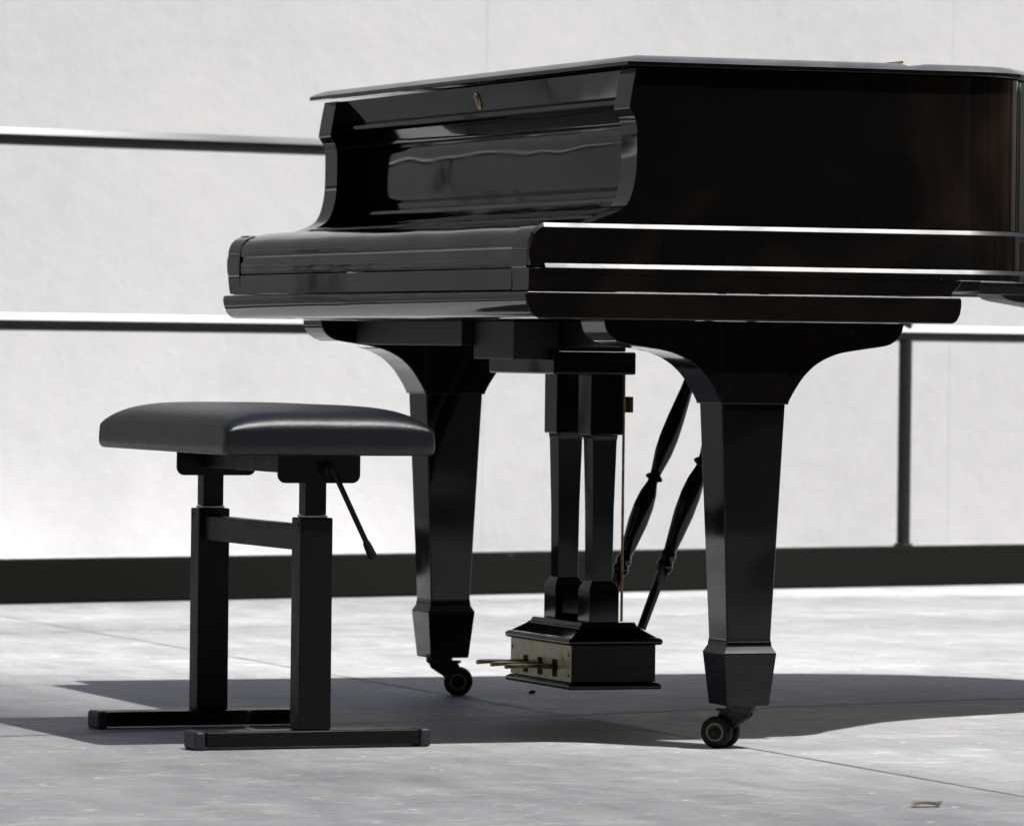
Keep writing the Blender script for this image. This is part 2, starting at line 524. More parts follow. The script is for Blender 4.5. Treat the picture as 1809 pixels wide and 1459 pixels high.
# dark buildings added out of view to cut sky light and darken lacquer reflections
for (nm, lab, x0, y0, x1, y1, hh) in (
        ('added_building', 'added unseen long brown building behind the camera that darkens the lacquer reflections', -22, -24, 24, -15, 13.0),
        ('added_building', 'added unseen brown building on the right that cuts sky light', 13, -14.5, 20, 4.5, 11.0),
        ('added_building', 'added unseen brown building on the left that cuts sky light', -24, -14.5, -15, 1.0, 11.0)):
    bl = thing(nm, ((x0+x1)/2, (y0+y1)/2, 0), lab, 'building')
    bm = B((x0, y0, 0), (x1, y1, hh)); obj('added_facade', bm, M['added_brick'], bl, bev=0.05, seg=1)
    if y1 == -15:
        for i in range(14):
            x = -21 + i*3.2
            bm = B((x, -15.02, 0), (x+0.45, -14.7, 12.0)); obj('added_pier', bm, M['pale_stone'] if i in (9, 12) else M['added_brick'], bl, bev=0.02, seg=1)
            bm = B((x+0.9, -15.03, 1.0), (x+2.6, -14.97, 3.2)); obj('added_window', bm, M['lacquer'], bl, bev=0.01, seg=1)

# ------------------------------------------------------------------ the grand piano
W = 1.3646
piano = thing('grand_piano', (0.0, 0.68, 0.0), 'black lacquered grand piano with closed lid standing on brass hubbed castors', 'piano')
ZL = 0.979
# outer plan of the case, right-hand side outward: far front -> tail -> near front
rc = 0.128
near_turn = [(0.250 + rc*math.sin(R(a)), rc*(1-math.cos(R(a)))) for a in range(0, 66, 5)]
bent = catmull([near_turn[-1], (0.450, 0.160), (0.560, 0.265), (0.690, 0.345), (0.84, 0.410), (0.99, 0.49), (1.15, 0.60), (1.30, 0.72), (1.38, 0.90), (1.36, 1.10), (1.24, 1.25), (1.08, 1.33), (0.90, W), (0.7, W)], 6)
outline = near_turn + bent[1:]              # from near straight side round the tail
def path(x_near, x_far):
    p = [(x_near, 0.0), ((x_near+0.25)/2, 0.0)] + outline + [((x_far+0.7)/2, W), (x_far, W)]
    return p
# path runs near-front -> tail -> far-front (counter clockwise), right-hand side is outward
def chamfer(d0, d1, z1, z0):
    return [(d0, z1), (d1, z0)]
def bead(d, z, r, n_=6):                    # quarter-round facing up and outward
    return [(d - r + r*math.sin(R(90*i/n_)), z - r + r*math.cos(R(90*i/n_))) for i in range(n_+1)]
rim_sec = [(-0.030, ZL), (0.0, ZL), (0.0, 0.7565), (-0.030, 0.7565)]
bm = bmesh.new(); sweep(bm, path(0.20, 0.20), rim_sec)
obj('rim', bm, M['lacquer'], piano, ang=40, weighted=False)
belt = [(-0.030, 0.7560), (0.0, 0.7560), (0.0030, 0.7556), (0.0068, 0.7502), (0.0072, 0.7494), (0.0072, 0.6990)]
belt += [(-0.03, 0.6990)]
bm = bmesh.new(); sweep(bm, path(-0.418, -0.418), belt)
trim_faces(obj('belt_moulding', bm, M['lacquer'], piano, ang=25, weighted=False), 0.3, 0.9)
base_sec = [(-0.030, 0.6985), (0.0072, 0.6985), (0.0102, 0.6981), (0.0140, 0.6927), (0.0144, 0.6919), (0.0144, 0.6828), (-0.03, 0.6825)]
bm = bmesh.new(); sweep(bm, path(-0.418, -0.418), base_sec)
trim_faces(obj('base_moulding', bm, M['lacquer'], piano, ang=25, weighted=False), 0.3, 0.9)
# soundboard / bottom under the case
inner = [(x, y) for x, y in path(-0.25, -0.25)]
cx_, cy_ = 0.4, 0.8
bm = bmesh.new()
pts = [(cx_+(x-cx_)*0.975, cy_+(y-cy_)*0.975) for x, y in inner]
prism(bm, pts, 0.690, 0.697, 'z')
obj('soundboard', bm, M['dull_black'], piano, smooth=False)
# timber braces beneath the soundboard
for x0, y0, x1, y1 in ((0.45, 0.45, 0.75, 1.30), (0.25, 1.15, 1.05, 1.20), (0.45, 0.75, 1.2, 0.95)):
    d = Vector((x1-x0, y1-y0)).normalized(); n_ = Vector((-d.y, d.x))*0.035
    pl = [(x0+n_.x, y0+n_.y), (x0-n_.x, y0-n_.y), (x1-n_.x, y1-n_.y), (x1+n_.x, y1+n_.y)]
    bm = bmesh.new(); prism(bm, pl, 0.672, 0.6895, 'z'); obj('soundboard_brace', bm, M['dull_black'], piano, bev=0.002)

# cheeks (the S-shaped ends of the case) and arms
cheek = [(0.20, ZL), (-0.2765, ZL), (-0.2815, 0.955), (-0.2868, 0.9225), (-0.2850, 0.9190), (-0.2796, 0.9110)]
cheek += catmull([(-0.2796, 0.9110), (-0.2755, 0.898), (-0.2745, 0.880), (-0.2752, 0.834), (-0.2800, 0.805), (-0.2880, 0.7855), (-0.3010, 0.7745), (-0.3180, 0.7675), (-0.3370, 0.7605), (-0.3470, 0.7565)], 4)[1:]
cheek += [(0.20, 0.7565)]
for y0, y1 in ((0.0, 0.060), (W-0.060, W)):
    bm = bmesh.new(); prism(bm, cheek, y0, y1)
    obj('cheek', bm, M['lacquer'], piano, bev=0.0018, seg=3, ang=40, bx=-0.20)
arm = [(-0.255, 0.7560), (-0.405, 0.7560)] + [(-0.4180, 0.7547), (-0.4285, 0.7500), (-0.4360, 0.7420), (-0.4400, 0.7310), (-0.4415, 0.7150), (-0.4420, 0.6950), (-0.4405, 0.6750), (-0.4380, 0.6600)] + [(-0.255, 0.6600)]
for y0, y1 in ((0.0, 0.060), (W-0.060, W)):
    bm = bmesh.new(); prism(bm, arm, y0, y1)
    arm_o = obj('arm', bm, M['lacquer'], piano, bev=0.0012, seg=2, ang=50)
    nose = [(-0.4182, 0.7549), (-0.4285, 0.7500), (-0.4360, 0.7420), (-0.4400, 0.7310), (-0.4415, 0.7150), (-0.4420, 0.6950), (-0.4182, 0.6950)]
    bm = bmesh.new(); prism(bm, nose, *((-0.0070, 0.0005) if y0 == 0 else (W-0.0005, W+0.0070)))
    es = [e for e in bm.edges if all(min(abs(v_.co.y+0.0070), abs(v_.co.y-W-0.0070)) < 1e-6 for v_ in e.verts) and min(v_.co.x for v_ in e.verts) < -0.4185 and max(v_.co.z for v_ in e.verts) > 0.70]
    bmesh.ops.bevel(bm, geom=es, offset=0.0042, segments=1, profile=0.5, affect='EDGES', clamp_overlap=True)
    trim_faces(obj('arm_nose', bm, M['lacquer'], piano, ang=30, weighted=False), 0.3, 0.9)
# raised fielded panel on each arm's outer side, edged like the belt
def armface(y0, y1):
    p = [(-0.395, 0.6985), (-0.4300, 0.6985), (-0.4300, 0.7340)] + [(-0.4285, 0.7420), (-0.4235, 0.7490), (-0.4150, 0.7530), (-0.395, 0.7540)]
    bm = bmesh.new(); prism(bm, p, y0, y1)
    return bm
# skirt of the keybed (below the base moulding), both sides
for y0, y1 in ((-0.0142, 0.05), (W-0.05, W+0.0142)):
    p = [(-0.4460, 0.6985), (0.10, 0.6985), (0.10, 0.6820), (0.2335, 0.6820), (0.2180, 0.6545), (-0.4500, 0.6545), (-0.4495, 0.6620)]
    p = [(-0.4428, 0.6915), (-0.4185, 0.6915), (-0.4185, 0.6826), (0.2335, 0.6826), (0.2300, 0.6740), (0.2190, 0.6650), (0.2180, 0.6590), (-0.4440, 0.6590)]
    if y0 > 0: p = [(max(x, -0.427), z) for x, z in p]
    bm = bmesh.new(); prism(bm, p, y0, y1)
    obj('key_bed_skirt', bm, M['lacquer'], piano, bev=0.0006, seg=1, ang=40)

# key bed board: rounded front and back edges
kb = [(-0.30, 0.6585), (-0.4455, 0.6585), (-0.4490, 0.6560), (-0.4495, 0.6500), (-0.4475, 0.6400), (-0.4430, 0.6300), (-0.4370, 0.6230), (-0.4280, 0.6195), (0.2190, 0.6195), (0.2255, 0.6235), (0.2305, 0.6330), (0.2325, 0.6450), (0.2325, 0.6520), (0.10, 0.6520), (0.10, 0.6585)]
kb = [(-0.4455, 0.6580), (-0.4490, 0.6560), (-0.4495, 0.6500), (-0.4475, 0.6400), (-0.4430, 0.6300), (-0.4370, 0.6230), (-0.4280, 0.6195), (0.2190, 0.6195), (0.2255, 0.6235), (0.2305, 0.6330), (0.2325, 0.6450), (0.2325, 0.6540), (0.2300, 0.6580)]
bm = bmesh.new(); prism(bm, kb, -0.018, W+0.002)
trim_faces(obj('key_bed', bm, M['lacquer'], piano, bev=0.0022, ang=50), 0.2, 0.95)

# key slip between the arms
bm = B((-0.4405, 0.0615, 0.6600), (-0.415, W-0.0615, 0.6905))
obj('key_slip', bm, M['lacquer'], piano, bev=0.0012)
# closed fallboard
fb = [(-0.415, 0.6925), (-0.4395, 0.6925), (-0.4402, 0.6960), (-0.4402, 0.7100), (-0.4385, 0.7130), (-0.4380, 0.7190), (-0.4395, 0.7215), (-0.4395, 0.7280)]
fb += [(-0.4385, 0.7350), (-0.4345, 0.7420), (-0.4270, 0.7490), (-0.4150, 0.7545), (-0.3980, 0.7585), (-0.3750, 0.7612), (-0.3500, 0.7630), (-0.3230, 0.7645), (-0.3215, 0.7600), (-0.40, 0.72)]
bm = bmesh.new(); prism(bm, fb, 0.0615, W-0.0615)
obj('fallboard', bm, M['lacquer_panel'], piano, ang=35, weighted=False)
cove = [(-0.3185, 0.7600), (-0.3185, 0.7680), (-0.3140, 0.7695)]
cove += catmull([(-0.3140, 0.7695), (-0.2980, 0.7720), (-0.2820, 0.7770), (-0.2700, 0.7850), (-0.2620, 0.7900), (-0.2520, 0.7915)], 5)[1:]
cove += [(-0.2500, 0.7960), (-0.2380, 0.7975), (-0.2300, 0.8010), (-0.2200, 0.8015), (-0.2200, 0.7600)]
bm = bmesh.new(); prism(bm, cove, 0.0605, W-0.0605)
obj('fallboard_rail', bm, M['lacquer_panel'], piano, ang=35, weighted=False)
# name board: flat back panel with a raised rounded frame
bm = B((-0.2225, 0.0605, 0.7900), (-0.2000, W-0.0605, 0.9350))
obj('name_board', bm, M['lacquer_panel'], piano, bev=0.001)
def rrect(y0, y1, z0, z1, r, n_=6):
    p = []
    for cx, cz, a in ((y1-r, z1-r, 0), (y0+r, z1-r, 90), (y0+r, z0+r, 180), (y1-r, z0+r, 270)):
        p += arc(cx, cz, r, a, a+90, n_)
    return p
# raised fielded panel
bm = bmesh.new()
lv = [(0.0, -0.2226), (0.0, -0.2262), (0.004, -0.2278), (0.010, -0.2285)]
rings = []
for ins, x in lv:
    rings.append([bm.verts.new((x, a, c)) for a, c in rrect(0.085+ins, W-0.070-ins, 0.8090+ins, 0.8990-ins, 0.012)])
for a, b2 in zip(rings, rings[1:]):
    for i in range(len(a)):
        bm.faces.new((a[i], a[(i+1) % len(a)], b2[(i+1) % len(a)], b2[i]))
bm.faces.new(rings[-1])
obj('fielded_panel', bm, M['lacquer_panel'], piano, ang=50, weighted=False)
# upper rail under the lid (carries the badge), leaning, with a lip at its foot
ur = [(-0.2685, ZL), (-0.2560, 0.9405), (-0.2545, 0.9395), (-0.2640, 0.9385), (-0.2655, 0.9365), (-0.2650, 0.9310), (-0.2600, 0.9290), (-0.2450, 0.9270), (-0.2350, 0.9130), (-0.2320, 0.9050), (-0.2226, 0.9020), (-0.2000, 0.9020), (-0.2000, ZL)]
bm = bmesh.new(); prism(bm, ur, 0.0608, W-0.0608)
obj('upper_rail', bm, M['lacquer'], piano, bev=0.0009, seg=2, ang=40)
# badge
bdg = bmesh.new()
def ring_oval(bm, c, ry, rz, th, x0):
    n_ = 28
    for s in range(n_):
        pass
    o_ = [[bm.verts.new((x0, c[0]+(ry*k)*math.cos(2*math.pi*i/n_), c[1]+(rz*k)*math.sin(2*math.pi*i/n_))) for i in range(n_)] for k in (1, th)]
    o2 = [[bm.verts.new((x0-0.0015, c[0]+(ry*k)*math.cos(2*math.pi*i/n_), c[1]+(rz*k)*math.sin(2*math.pi*i/n_))) for i in range(n_)] for k in (0.98, th*1.02)]
    for i in range(n_):
        j = (i+1) % n_
        bm.faces.new((o2[0][i], o2[0][j], o2[1][j], o2[1][i]))
        bm.faces.new((o_[0][i], o_[0][j], o2[0][j], o2[0][i]))
        bm.faces.new((o_[1][i], o2[1][i], o2[1][j], o_[1][j]))
ring_oval(bdg, (0.680, 0.9565), 0.0100, 0.0130, 0.74, -0.2616)
for sgn in (-1, 1):
    lathe(bdg, (-0.2624, 0.680+sgn*0.0045, 0.949), (-0.2655, 0.680+sgn*0.002, 0.964), [(0, 0.0014), (1, 0.0011)], 8)
lathe(bdg, (-0.2624, 0.6745, 0.9485), (-0.2624, 0.6855, 0.9485), [(0, 0.0014), (1, 0.0014)], 8)
for v_ in bdg.verts: v_.co.x -= (v_.co.z-0.9565)*0.325
obj('badge', bdg, M['gold'], piano, ang=60)

# lid: front flap and main lid, thick board with a wide weathered bevel on top, sky sheen in its colour
LZ0, LZ1, LZ2 = 0.9812, 0.9885, 0.9978
LOV = 0.012
lid_far = -0.2985
def lidpath(off=0.0):
    p = [(0.182, -LOV)]
    for x, y in outline:
        p.append((x, y))
    return p
def lid_board(name, plan, mat=M['lacquer']):
    """plan: closed polygon (x,y), counter clockwise; bevelled on top"""
    bm = bmesh.new()
    def inset(d):
        n_ = len(plan); out = []
        for i in range(n_):
            p0 = Vector(plan[i-1]); p = Vector(plan[i]); p1 = Vector(plan[(i+1) % n_])
            a = (p-p0).normalized(); b_ = (p1-p).normalized()
            n0 = Vector((-a.y, a.x)); n1 = Vector((-b_.y, b_.x)); m_ = (n0+n1).normalized()
            out.append(p + m_*d/max(0.3, m_.dot(n0)))
        return out
    levels = [(0.0015, LZ0), (0.0, LZ0+0.0012), (0.0, LZ1-0.001), (0.0012, LZ1), (0.0075, LZ1+0.0036), (0.015, LZ1+0.0068), (0.0225, LZ2-0.0003), (0.026, LZ2)]
    rings = []
    for d, z in levels:
        rings.append([bm.verts.new((p.x, p.y, z)) for p in inset(d)])
    for a, b_ in zip(rings, rings[1:]):
        for i in range(len(a)):
            bm.faces.new((a[i], a[(i+1) % len(a)], b_[(i+1) % len(a)], b_[i]))
    bm.faces.new(rings[0][::-1]); bm.faces.new(rings[-1])
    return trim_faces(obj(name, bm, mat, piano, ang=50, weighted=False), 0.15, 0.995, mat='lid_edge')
XS = 0.161
front = [(-0.2950, -LOV), (XS-0.001, -LOV), (XS-0.001, W+LOV), (lid_far, W+LOV)]
lid_board('lid_front_flap', front)
off_out = []
for i, (x, y) in enumerate(outline):
    a = Vector(outline[max(i-1, 0)]); b_ = Vector(outline[min(i+1, len(outline)-1)])
    t_ = (b_-a).normalized() if (b_-a).length > 0 else Vector((1, 0))
    off_out.append((x + t_.y*LOV, y - t_.x*LOV))
main = [(XS+0.001, -LOV)] + off_out + [(XS+0.001, W+LOV)]
lid_board('lid_main', main)
# hinge between flap and lid
bm = bmesh.new()
lathe(bm, (XS-0.012, 0.018, LZ2+0.0018), (XS-0.012, 0.056, LZ2+0.0018), [(0, 0.0019), (1, 0.0019)], 12)
box(bm, (XS-0.034, 0.014, LZ2+0.0002), (XS-0.0135, 0.058, LZ2+0.0012))
obj('hinge', bm, M['brass'], piano, bev=0.0003, seg=1)

# ---- legs
LX = -0.0800
fl = [(0.0, 0.501), (0.0035, 0.508), (0.0105, 0.520), (0.0255, 0.541), (0.0475, 0.560), (0.0785, 0.5735), (0.1185, 0.5805), (0.1545, 0.5860), (0.1690, 0.5925), (0.1790, 0.6030), (0.1835, 0.6190)]
def make_leg(ly, lx=LX, top=0.6190, foot=0.0, mat=None):
    mat = mat or M['lacquer_leg']
    hx3, hy3 = 0.0525, 0.0455
    lift = top-0.6190
    leg = thing_part('leg', (lx, ly, 0))
    # shaft
    bm = bmesh.new()
    frustum(bm, (lx, ly), [(0.1560, 0.0350, 0.0350), (0.1620, 0.0345, 0.0345), (0.499+lift, hx3-0.003, hy3-0.003), (0.56+lift, hx3-0.003, hy3-0.003)])
    obj('shaft', bm, mat, leg, bev=0.0025)
    # cuff at the foot
    bm = bmesh.new()
    frustum(bm, (lx, ly), [(0.0635, 0.0325, 0.0325), (0.0650, 0.0335, 0.0335), (0.1385, 0.0408, 0.0408), (0.1405, 0.0406, 0.0406), (0.1500, 0.0354, 0.0354), (0.1570, 0.0350, 0.0350)])
    trim_faces(obj('cuff', bm, mat, leg, bev=0.0010, seg=2), 0.3, 0.9)
    # head block with curved brackets front and back
    right = catmull([(hx3+a, z+lift) for a, z in fl], 4)
    poly = [(lx+a, z) for a, z in right] + [(lx-a, z) for a, z in right[::-1]]
    bm = bmesh.new(); prism(bm, poly, ly-hy3, ly+hy3)
    obj('bracket', bm, mat, leg, bev=0.0022, ang=40)
    bm = bmesh.new()
    frustum(bm, (lx, ly), [(0.5000+lift, hx3+0.0005, hy3+0.0012), (top-0.0005, hx3+0.0015, hy3+0.0015)])
    obj('head_block', bm, mat, leg, bev=0.0015)
    return leg

def thing_part(name, loc):
    o = bpy.data.objects.new(name, None)
    o.empty_display_size = 0.05
    COL.objects.link(o)
    o.parent = piano
    o.location = Vector(loc) - piano.location
    return o

def make_castor(parent, x, y, ang_, wr=0.0235, ztop=0.0640):
    """twin wheel castor, wheels trail at ang_ from the swivel at (x, y)"""
    d = Vector((math.cos(ang_), math.sin(ang_), 0)); a = Vector((-d.y, d.x, 0))
    c = Vector((x, y, 0)) + d*0.032 + Vector((0, 0, wr))
    bm = bmesh.new()
    lathe(bm, (x, y, 0.0535), (x, y, ztop), [(0, 0.020), (0.4, 0.022), (1, 0.022)], 28)
    # fork: cover plate and bent cheeks
    for s in (-1, 1):
        pts3 = [Vector((x, y, 0.056))-d*0.018, Vector((x, y, 0.056))+d*0.030, c+d*0.010+Vector((0, 0, 0.006)), c-d*0.004+Vector((0, 0, -0.006)), c-d*0.012, Vector((x, y, 0.046))-d*0.014]
        off = a*s*0.0045
        A = [bm.verts.new(p+off) for p in pts3]; Bv = [bm.verts.new(p+off+a*s*0.003) for p in pts3]
        bm.faces.new(A); bm.faces.new(Bv[::-1])
        for i in range(len(A)):
            bm.faces.new((A[i], Bv[i], Bv[(i+1) % len(A)], A[(i+1) % len(A)]))
    top = [Vector((x, y, 0.054))+d*u_+a*v_ for u_, v_ in ((-0.020, -0.012), (0.036, -0.009), (0.036, 0.009), (-0.020, 0.012))]
    A = [bm.verts.new(p) for p in top]; Bv = [bm.verts.new(p+Vector((0, 0, 0.004))) for p in top]
    bm.faces.new(A); bm.faces.new(Bv[::-1])
    for i in range(4):
        bm.faces.new((A[i], Bv[i], Bv[(i+1) % 4], A[(i+1) % 4]))
    f = obj('castor_fork', bm, M['dull_black'], parent, bev=0.0007, seg=2)
    for s in (-1, 1):
        w0 = c + a*s*0.0085; w1 = c + a*s*0.0225
        bm = bmesh.new()
        lathe(bm, w0, w1, [(0, wr-0.0035), (0.08, wr-0.0010), (0.25, wr), (0.72, wr), (0.9, wr-0.0010), (1.0, wr-0.0040)], 40)
        obj('castor_wheel', bm, M['rubber'], parent, ang=60, weighted=False)
        bm = bmesh.new()
        q0 = w1 - a*s*0.0006; q1 = w1 + a*s*0.0008
        seg = 40; rings = []
        qq = a.to_track_quat('Z', 'Y')
        for p_, r_ in ((q0, 0.0140), (q1, 0.0136), (q1, 0.0108), (q0, 0.0104)):
            rings.append([bm.verts.new(p_ + qq @ Vector((r_*math.cos(2*math.pi*i/seg), r_*math.sin(2*math.pi*i/seg), 0))) for i in range(seg)])
        for r0, r1 in zip(rings, rings[1:]):
            for i in range(seg):
                bm.faces.new((r0[i], r0[(i+1) % seg], r1[(i+1) % seg], r1[i]))
        obj('castor_ring', bm, M['olive'], parent, ang=60, weighted=False)
        bm = bmesh.new()
        lathe(bm, w1 - a*s*0.001, w1 + a*s*0.0035, [(0, 0.0065), (0.6, 0.006), (1, 0.003)], 20)
        obj('axle_cap', bm, M['rubber'], parent, ang=60, weighted=False)

for ly, a_ in ((0.0609, R(135)), (W-0.0609, R(-22))):
    lg = make_leg(ly)
    make_castor(lg, LX+0.004 if a_ > 1 else LX-0.006, ly, a_)
lg = make_leg(0.86, lx=0.925, top=0.6960, mat=M['dull_black'])
make_castor(lg, 0.925, 0.86, R(150))

# ---- beams and trap work below the key bed
bm = B((-0.262, 0.742, 0.5800), (-0.205, 1.235, 0.6190)); obj('key_bed_beam', bm, M['dull_black'], piano, bev=0.0015)
bm = B((-0.165, 0.180, 0.5800), (-0.105, 0.735, 0.6190)); obj('key_bed_beam', bm, M['dull_black'], piano, bev=0.0015)
bm = B((-0.245, 0.560, 0.5600), (-0.170, 0.735, 0.6190)); obj('lyre_block', bm, M['dull_black'], piano, bev=0.002)
bm = B((-0.196, 0.648, 0.5745), (-0.188, 0.692, 0.5595+0.03)); obj('trap_lever', bm, M['wood_orange'], piano, bev=0.001)

# ---- pedal lyre
lyre = thing_part('pedal_lyre', (-0.08, 0.68, 0.06))
bm = bmesh.new()
box(bm, (-0.187, 0.540, 0.5380), (-0.051, 0.820, 0.5725)); obj('top_plate', bm, M['lacquer_leg'], lyre, bev=0.003)
bm = B((-0.160, 0.560, 0.5730), (-0.060, 0.800, 0.6190)); obj('top_block', bm, M['dull_black'], lyre, bev=0.002)
for yc in (0.6065, 0.7505):
    bm = bmesh.new()
    c = (-0.0825, yc)
    frustum(bm, c, [(0.4450, 0.0265, 0.0265), (0.5378, 0.0265, 0.0265)])
    frustum(bm, c, [(0.2190, 0.0165, 0.0165), (0.3300, 0.0175, 0.0175), (0.4355, 0.0200, 0.0200), (0.4448, 0.0215, 0.0215)])
    frustum(bm, c, [(0.1560, 0.0245, 0.0245), (0.2040, 0.0245, 0.0245), (0.2120, 0.0225, 0.0225), (0.2200, 0.0175, 0.0175)])
    obj('pillar', bm, M['lacquer_leg'], lyre, bev=0.0015)
    bm = B((-0.0995, yc-0.004, 0.23), (-0.0978, yc+0.004, 0.43))
    bm.free()
bm = bmesh.new()
LC = (-0.0780, 0.680)
frustum(bm, LC, [(0.1235, 0.0745, 0.1345), (0.1260, 0.0775, 0.1375), (0.1310, 0.0775, 0.1375), (0.1335, 0.0745, 0.1345), (0.1350, 0.0700, 0.1300), (0.1480, 0.0500, 0.1100), (0.1500, 0.0500, 0.1100), (0.1510, 0.0470, 0.1070), (0.1570, 0.0440, 0.1040)])
obj('box_lid', bm, M['lacquer_leg'], lyre, bev=0.0009, seg=2)
bm = bmesh.new()
frustum(bm, LC, [(0.0665, 0.0690, 0.1290), (0.1232, 0.0690, 0.1290)])
obj('pedal_box', bm, M['dull_black'], lyre, bev=0.0008)
bm = bmesh.new()
frustum(bm, LC, [(0.0555, 0.0740, 0.1340), (0.0570, 0.0765, 0.1365), (0.0625, 0.0765, 0.1365), (0.0662, 0.0700, 0.1300)])
obj('box_foot', bm, M['lacquer_leg'], lyre, bev=0.0009, seg=2)
# brass front plate with three slots
px0, px1 = -0.1492, -0.1472
plate = thing_part('brass_plate', (px0, 0.68, 0.09)); plate.parent = lyre; plate.location = Vector((px0, 0.68, 0.09)) - origin(lyre)
bm = bmesh.new()
slots = [(0.607, 0.629), (0.669, 0.691), (0.731, 0.753)]
ys = [0.5525]
for a_, b_ in slots: ys += [a_, b_]
ys += [0.8075]
zs = [0.0672, 0.0720, 0.0990, 0.1228]
for i in range(len(ys)-1):
    for j in range(3):
        if i % 2 == 1 and j == 1: continue
        box(bm, (px0, ys[i], zs[j]), (px1, ys[i+1], zs[j+1]))
bmesh.ops.remove_doubles(bm, verts=bm.verts, dist=1e-6)
seen = {}
for f in list(bm.faces):
    k = tuple(sorted(v_.index for v_ in f.verts))
bm.verts.index_update()
for f in list(bm.faces):
    k = tuple(sorted(v_.index for v_ in f.verts))
    seen.setdefault(k, []).append(f)
dead = [f for fs in seen.values() if len(fs) > 1 for f in fs]
bmesh.ops.delete(bm, geom=dead, context='FACES_ONLY')
obj('plate', bm, M['brass_plate'], plate, smooth=False)
bm = B((px1+0.0001, 0.605, 0.070), (px1+0.0002, 0.755, 0.101))
obj('slot_backing', bm, M['rubber'], plate, smooth=False)  # thin dark sheet closing the slots from behind
for yy, z_ in ((0.560, 0.109), (0.800, 0.109), (0.560, 0.077), (0.800, 0.077)):
    bm = bmesh.new(); lathe(bm, (px0+0.0004, yy, z_), (px0-0.0012, yy, z_), [(0, 0.0032), (0.5, 0.0030), (1, 0.0018)], 14)
    obj('screw', bm, M['brass'], plate, ang=60, weighted=False)
# pedals
for yc in (0.618, 0.680, 0.742):
    bm = bmesh.new()
    prof = [(-0.1440, 0.0050), (-0.1620, 0.0055), (-0.1780, 0.0095), (-0.1950, 0.0140), (-0.2120, 0.0155), (-0.2240, 0.0125), (-0.2300, 0.0060)]
    za = 0.0880
    tops = []; bots = []
    for i, (x, h_) in enumerate(prof):
        dz = (0.0, 0.0004, 0.0010, 0.0015, 0.0016, 0.0010, 0.0002)[i]
        th = 0.0080 if i < 2 else 0.0062
        tops.append([bm.verts.new((x, yc+s*h_, za+dz+th/2 - (0.0012 if abs(s) == 1 else 0))) for s in (-1, -0.5, 0.5, 1)])
        bots.append([bm.verts.new((x, yc+s*h_, za+dz-th/2 + (0.0008 if abs(s) == 1 else 0))) for s in (-1, -0.5, 0.5, 1)])
    for i in range(len(prof)-1):
        for j in range(3):
            bm.faces.new((tops[i][j], tops[i+1][j], tops[i+1][j+1], tops[i][j+1]))
            bm.faces.new((bots[i][j], bots[i][j+1], bots[i+1][j+1], bots[i+1][j]))
        for T in ((0, 0), (3, 3)):
            bm.faces.new((tops[i][T[0]], bots[i][T[0]], bots[i+1][T[0]], tops[i+1][T[0]]))
    for e_ in (0, -1):
        bm.faces.new([tops[e_][k] for k in range(4)] + [bots[e_][k] for k in (3, 2, 1, 0)])
    obj('pedal', bm, M['brass'], lyre, ang=60)
# pedal rod and its bracket
bm = bmesh.new(); lathe(bm, (-0.0525, 0.585, 0.158), (-0.0525, 0.585, 0.5378), [(0, 0.0021), (1, 0.0021)], 12)
obj('pedal_rod', bm, M['brass'], lyre, ang=60, weighted=False)
bm = bmesh.new(); box(bm, (-0.0558, 0.597, 0.4840), (-0.0330, 0.613, 0.5000)); box(bm, (-0.0400, 0.595, 0.4795), (-0.0325, 0.615, 0.5040))
obj('wedge_peg', bm, M['dull_black'], lyre, bev=0.001)
# turned braces
pr = [(0.0, 0.0072), (0.10, 0.0078), (0.155, 0.0085), (0.165, 0.0125), (0.172, 0.0135), (0.180, 0.0125), (0.186, 0.0105), (0.196, 0.0125), (0.205, 0.0120), (0.215, 0.0098),
      (0.26, 0.0125), (0.32, 0.0158), (0.37, 0.0160), (0.41, 0.0135), (0.442, 0.0085), (0.450, 0.0080), (0.454, 0.0125), (0.459, 0.0148), (0.465, 0.0125), (0.470, 0.0085), (0.480, 0.0090),
      (0.53, 0.0140), (0.57, 0.0152), (0.62, 0.0140), (0.70, 0.0100), (0.80, 0.0078), (1.0, 0.0070)]
for yc, xa, xb, kk in ((0.615, -0.007, 0.204, 1.03), (0.752, -0.021, 0.190, 0.92)):
    prr = [(t*kk if t < 0.49 else 0.49*kk+(t-0.49)*(1-0.49*kk)/0.51, r) for t, r in pr]
    bm = bmesh.new(); lathe(bm, (xa, yc, 0.1450), (xb, yc, 0.6900), prr, 24)
    obj('brace', bm, M['lacquer_leg'], lyre, ang=70, weighted=False)

